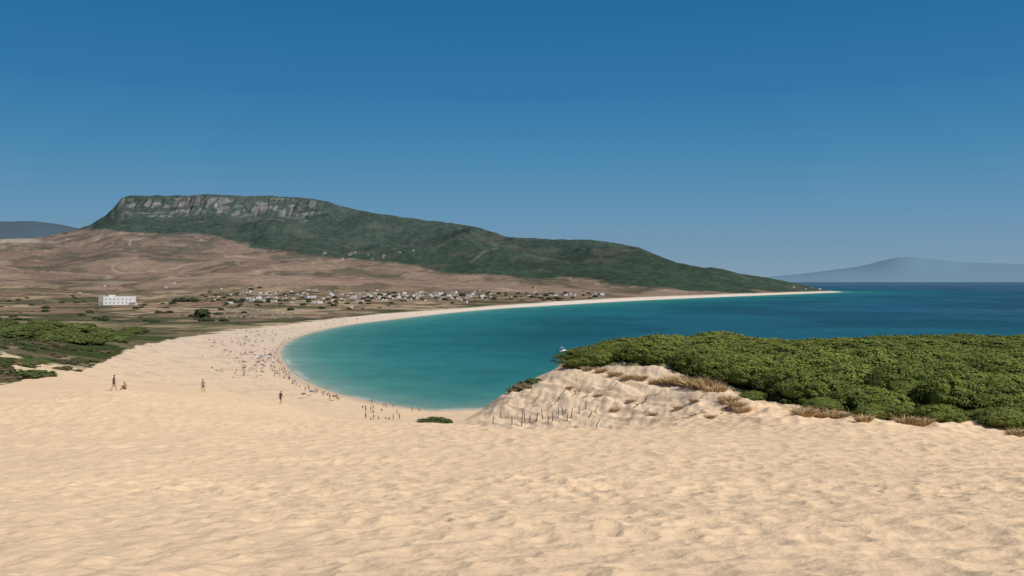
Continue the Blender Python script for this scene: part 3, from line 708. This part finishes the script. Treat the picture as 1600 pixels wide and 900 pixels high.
# ------------------------------------------------------------------ boat
M_hull = flat('white_gelcoat', (.78, .78, .76), .3, .5, .03); M_glass = flat('dark_glass', (.02, .03, .04), .1, .5, .05); M_motor = flat('black_motor', (.02, .02, .022), .4, .4, .1); M_deck = flat('boat_deck', (.5, .45, .36), .7, .2, .08)
bx = 880; bd_ = CZ*F/(550-HY)
boat = link('motor_boat', None, None, ((bx-800)/F*bd_, bd_, 0), math.radians(14)); tag(boat, 'small white motor boat moored on the turquoise bay', 'boat')
m = MB(); st_ = [(-3.0,1.05,.75),(-1.5,1.15,.78),(0,1.15,.85),(1.5,.9,.98),(2.6,.45,1.12),(3.3,.04,1.25)]
for x, w_, z in st_: m.v += [(x,-w_,z),(x,-w_*.85,.1),(x*.97,0,-.35),(x,w_*.85,.1),(x,w_,z)]
for i in range(5):
    for k in range(4): a = i*5+k; m.f.append((a, a+5, a+6, a+1))
m.f.append((0,1,2,3,4)); m.f.append((25,29,28,27,26)); link('hull', m.mesh('hull', M_hull, True), boat)
m = MB(); m.v = []
for x, w_, z in st_: m.v += [(x,-w_*.93,z-.08),(x,w_*.93,z-.08)]
for i in range(5): m.f.append((2*i,2*i+2,2*i+3,2*i+1))
link('deck', m.mesh('deck', M_deck), boat)
def wedge(m, x0, x1, xt0, xt1, w0, w1, z0, z1):
    n = len(m.v); m.v += [(x0,-w0,z0),(x1,-w0,z0),(x1,w0,z0),(x0,w0,z0),(xt0,-w1,z1),(xt1,-w1,z1),(xt1,w1,z1),(xt0,w1,z1)]
    m.f += [tuple(n+i for i in f) for f in ((3,2,1,0),(4,5,6,7),(0,1,5,4),(1,2,6,5),(2,3,7,6),(3,0,4,7))]
m = MB(); wedge(m, -.6, 1.9, -.4, .9, .85, .65, .7, 1.5); link('cabin', m.mesh('cabin', M_hull), boat)
m = MB(); wedge(m, .0, 1.25, .05, .75, .70, .56, 1.5, 1.95); link('windshield', m.mesh('windshield', M_glass), boat)
m = MB()
for y in (-.7, .7):
    for x in (-1.5, .1): m.tube([(x,y,.7),(x,y*.9,2.5)], [.035,.03], 6)
m.box(-1.7, .35, -.75, .75, 2.5, 2.57); link('canopy_top', m.mesh('canopy_top', M_hull), boat)
m = MB(); m.tube([(-.7,0,2.56),(-.7,0,3.6)], [.03,.015], 6); link('antenna', m.mesh('antenna', M_hull), boat)
m = MB(); wedge(m, -3.5, -3.02, -3.4, -3.05, .2, .16, .55, 1.25); m.tube([(-3.28,0,.6),(-3.3,0,-.4)], [.09,.06], 7); link('outboard_motor', m.mesh('outboard_motor', M_motor), boat)

# ------------------------------------------------------------------ buildings
M_wall = flat('whitewash', (.58, .565, .54), .85, .1, .07, .3); M_wall2 = flat('cream_plaster', (.42, .375, .32), .85, .1, .08, .3); M_grey = flat('grey_plaster', (.34, .315, .285), .85, .1, .08, .3)
M_hallw = flat('hall_whitewash', (.70, .69, .67), .85, .1, .05, .3)
M_tile = flat('clay_tiles', (.27, .18, .14), .85, .1, .2, .8); M_flatroof = flat('roof_screed', (.42, .39, .35), .9, .05, .1, .5); M_win = flat('window_dark', (.16, .155, .15), .2, .5, .1); M_door = flat('wood_door', (.17, .13, .10), .6, .2, .15)
M_winh = flat('hall_window', (.26, .26, .26), .3, .4, .1)
def house(kind):
    W, Dp, Ht = [(10,8,3.4),(13,8,3.4),(9,8,6.2),(16,9,6.4),(8,6,3.1)][kind]
    mw = [M_wall, M_wall, M_wall2, M_wall, M_grey][kind]
    r = link('town_house', None)
    m = MB(); m.box(-W/2, W/2, -Dp/2, Dp/2, -2.5, Ht)
    gable = kind in (1, 2, 4)
    if gable:
        for s in (-1, 1): m.poly([(s*W/2,-Dp/2,Ht),(s*W/2,Dp/2,Ht),(s*W/2,0,Ht+1.9)][::s])
    else:
        for a, b, c, d2 in ((-W/2,W/2,-Dp/2,-Dp/2+.3),(-W/2,W/2,Dp/2-.3,Dp/2),(-W/2,-W/2+.3,-Dp/2+.3,Dp/2-.3),(W/2-.3,W/2,-Dp/2+.3,Dp/2-.3)): m.box(a, b, c, d2, Ht+.002, Ht+.7)
    link('wall', m.mesh('wall', mw), r)
    m = MB()
    if gable:
        e = .4
        for s in (-1, 1):
            o = [(-W/2-e, s*(Dp/2+e), Ht-.19), (W/2+e, s*(Dp/2+e), Ht-.19), (W/2+e, 0, Ht+1.93), (-W/2-e, 0, Ht+1.93)]
            m.poly(o if s < 0 else o[::-1]); m.poly([(x, y, z+.18) for x, y, z in (o if s < 0 else o[::-1])]); 
            m.poly([o[0], o[1], (o[1][0], o[1][1], o[1][2]+.18), (o[0][0], o[0][1], o[0][2]+.18)])
        link('roof', m.mesh('roof', M_tile), r)
    else:
        m.box(-W/2+.31, W/2-.31, -Dp/2+.31, Dp/2-.31, Ht+.004, Ht+.12); rf = link('roof', m.mesh('roof', M_flatroof), r)
        m = MB(); m.box(W/4-1.2, W/4+1.2, -1.1, 1.3, Ht+.122, Ht+2.3); link('roof_hut', m.mesh('roof_hut', mw), rf)
    m = MB(); m.box(-.6, .6, -Dp/2-.06, -Dp/2-.003, 0, 2.2); link('door', m.mesh('door', M_door), r)
    for fl in range(2 if Ht > 5 else 1):
        for x in ([-W/3, W/3] if W < 12 else [-W*.38, -W*.2, W*.2, W*.38]):
            m = MB(); m.box(x-.6, x+.6, -Dp/2-.06, -Dp/2-.003, 1+fl*2.9, 2.2+fl*2.9); link('window', m.mesh('window', M_win), r)
    return r
HS = [house(k) for k in range(5)]
used = set()
HL = ['white flat-roofed house in the far town', 'white tile-roofed house in the far town', 'cream two-storey tiled house in the far town', 'large white flat-roofed block in the far town', 'small grey tile-roofed house in the far town']
hn = 0
def put_house(px, py, dmin, where, k=None, s=.72):
    global hn
    p = place(px, py, dmin)
    if p is None or sdist(p.x, p.y) < 40 or hn >= 298: return
    hn += 1
    k = random.choice((0,0,0,1,1,2,3,4,4)) if k is None else k
    s *= random.uniform(.7, 1.25)
    o = HS[k] if k not in used else copy_tree(HS[k]); used.add(k)
    o.location = p; o.rotation_euler = (0, 0, random.uniform(-.6, .7)); o.scale = (s, s, s*.85); tag(o, HL[k]+' '+where, 'house', HL[k].replace(' in the far town', '')+'s '+where)
    return p
for i in range(90): put_house(random.choice((random.uniform(330, 570), random.gauss(410, 30), random.gauss(510, 25))), random.gauss(465, 6), 1050, 'on the plain left of centre', None, .5)
for i in range(140):
    px = random.choice((random.uniform(540, 860), random.gauss(690, 30), random.gauss(600, 30))); put_house(px, float(np.interp(px, [540,700,860], [465,463,463]))+random.gauss(0, 3.4), 1100, 'behind the beach below the wooded mountain', None, .56)
for i in range(18): put_house(random.uniform(850, 960), random.gauss(461.5, 1.6), 1500, 'near the far end of the beach', None, .6)
for i in range(13): put_house(random.uniform(500, 660), 398+random.uniform(-4, 9), 2300, 'high on the slope under the forest', random.choice((1, 2, 4)), .75)
for i in range(6): put_house(random.uniform(1235, 1295), random.uniform(450, 453), 2500, 'on the low far cape', None, .6)
for i in range(8): put_house(random.uniform(60, 330), random.uniform(440, 478), 1100, 'scattered on the open slopes at left', random.choice((1, 2, 4)), .65)
p = at(184, 1300); p.z = min(p.z, H(p.x, p.y))
vb = link('white_hall', None, None, p, math.radians(12)); tag(vb, 'long white two-storey building with dark openings standing alone on the plain', 'building')
m = MB(); m.box(-20, 26, -9, 9, -3, 12.5); m.box(-12, -4, -7, 3, 12.502, 15); link('wall', m.mesh('wall', M_hallw), vb)
m = MB(); m.box(-27, -20.003, -8, 8, -3, 14.5); link('side_tower', m.mesh('side_tower', M_grey), vb)
m = MB(); m.box(-3.5, 25.5, -8.5, 8.5, 12.504, 13.0); link('roof', m.mesh('roof', M_flatroof), vb)
for fl in range(2):
    for k in range(7):
        m = MB(); x = -16+k*6.2; m.box(x-1.0, x+1.0, -9.08, -9.004, 2+fl*5.2, 4.2+fl*5.2); link('window', m.mesh('window', M_winh), vb)
m = MB(); m.box(-24.6, -22.4, -8.08, -8.004, 0, 4); link('door', m.mesh('door', M_door), vb)
vb.scale = (.9, .9, .95)
M_stone = flat('ruin_stone', (.27, .235, .19), .95, .05, .25, .6)
for i in range(46):
    p = place(random.uniform(325, 455), random.uniform(481, 498), 850)
    if p is None or sdist(p.x, p.y) < 70: continue
    m = MB(); L = random.uniform(5, 12); n_ = 6; x = -L/2
    for k in range(n_):
        m.box(x+k*L/n_+.003, x+(k+1)*L/n_, -.7, .7, -1, random.uniform(.6, 2.4))
    tag(link('ruined_wall', m.mesh('ruined_wall', M_stone), None, p, random.choice((.2, 1.77))+random.uniform(-.08, .08)), 'low broken stone wall among ruins on the plain behind the beach', 'ruin', 'ruined walls on the plain')
def plain_tree(px, py, dmin, s, lb, gp, sz=1.0):
    p = place(px, py, dmin)
    if p is None or sdist(p.x, p.y) < 50: return
    pine(p-Vector((0, 0, .8)), s, lb, gp, name='round_tree', sz=sz, src=darks)
plain_tree(315, 497, 800, 2.9, 'large round dark tree standing alone on the plain right of the white hall', None, 1.3)
for px in (275, 286, 297, 306): plain_tree(px, 472, 1000, 2.2, 'dark tree in the short row right of the white hall', 'trees in the row by the white hall')
for i in range(90): plain_tree(random.uniform(320, 620), random.gauss(470, 8), 1000, random.uniform(.9, 2.0), 'dark round tree among the white houses left of centre', 'trees among the town houses at left', .85)
for i in range(110):
    px = random.uniform(560, 940); plain_tree(px, float(np.interp(px, [560,980], [466,462]))+random.gauss(0, 4), 1200, random.uniform(1.0, 2.2), 'dark round tree among the white houses behind the beach', 'trees among the town houses behind the beach', .85)
for i in range(94): plain_tree(random.uniform(-40, 360), random.uniform(462, 506), 750, random.uniform(.7, 1.9), 'dark shrubby tree dotted over the dry plain at left', 'trees dotted over the left plain', .75)

# ------------------------------------------------------------------ light, sky, camera
az, el_ = math.radians(128), math.radians(46)
ts = Vector((math.sin(az)*math.cos(el_), math.cos(az)*math.cos(el_), math.sin(el_)))
L = bpy.data.lights.new('sun', 'SUN'); L.energy = 4.1; L.angle = math.radians(.5); L.color = (1, .955, .88)
lo = bpy.data.objects.new('sun', L); COL.objects.link(lo); lo.rotation_euler = ts.to_track_quat('Z', 'Y').to_euler(); lo.location = (0, 0, 200)
W = bpy.data.worlds.new('World'); S.world = W; W.use_nodes = True
n = W.node_tree.nodes; l = W.node_tree.links; bg = n['Background']; bg.inputs['Strength'].default_value = .1
sky = n.new('ShaderNodeTexSky'); sky.sky_type = 'NISHITA'; sky.sun_disc = False; sky.sun_elevation = el_; sky.sun_rotation = az
tc = n.new('ShaderNodeTexCoord'); sx = n.new('ShaderNodeSeparateXYZ'); l.new(tc.outputs['Generated'], sx.inputs[0])
mr = n.new('ShaderNodeMapRange'); mr.inputs['From Min'].default_value = 0; mr.inputs['From Max'].default_value = .4; l.new(sx.outputs['Z'], mr.inputs['Value'])
cr = n.new('ShaderNodeValToRGB'); l.new(mr.outputs['Result'], cr.inputs['Fac'])
st2 = [(0, (132,158,176)), (.03, (120,152,176)), (.077, (100,146,179)), (.133, (75,135,175)), (.201, (52,119,167)), (.30, (37,104,156)), (.40, (33,98,150))]
e = cr.color_ramp.elements
while len(e) < len(st2): e.new(.5)
for k, (z, c) in enumerate(st2): e[k].position = z/.4
for k, (z, c) in enumerate(st2): e[k].color = (*lin(*c), 1)
sc10 = n.new('ShaderNodeVectorMath'); sc10.operation = 'SCALE'; sc10.inputs['Scale'].default_value = 10; l.new(cr.outputs['Color'], sc10.inputs[0])
mf = n.new('ShaderNodeMapRange'); mf.inputs['From Min'].default_value = .32; mf.inputs['From Max'].default_value = .5; l.new(sx.outputs['Z'], mf.inputs['Value'])
mx = n.new('ShaderNodeMix'); mx.data_type = 'RGBA'; l.new(mf.outputs['Result'], mx.inputs['Factor']); l.new(sc10.outputs['Vector'], mx.inputs['A']); l.new(sky.outputs['Color'], mx.inputs['B'])
l.new(mx.outputs['Result'], bg.inputs['Color'])
cam = bpy.data.cameras.new('camera'); co = bpy.data.objects.new('camera', cam); COL.objects.link(co)
co.location = (0, 0, CZ); co.rotation_euler = (math.radians(90)-math.atan(12/F), 0, 0)
cam.sensor_width = 36; cam.lens = 36*F/1600; cam.clip_start = .1; cam.clip_end = 300000
S.camera = co
S.view_settings.view_transform = 'Standard'; S.view_settings.look = 'None'; S.view_settings.exposure = 0
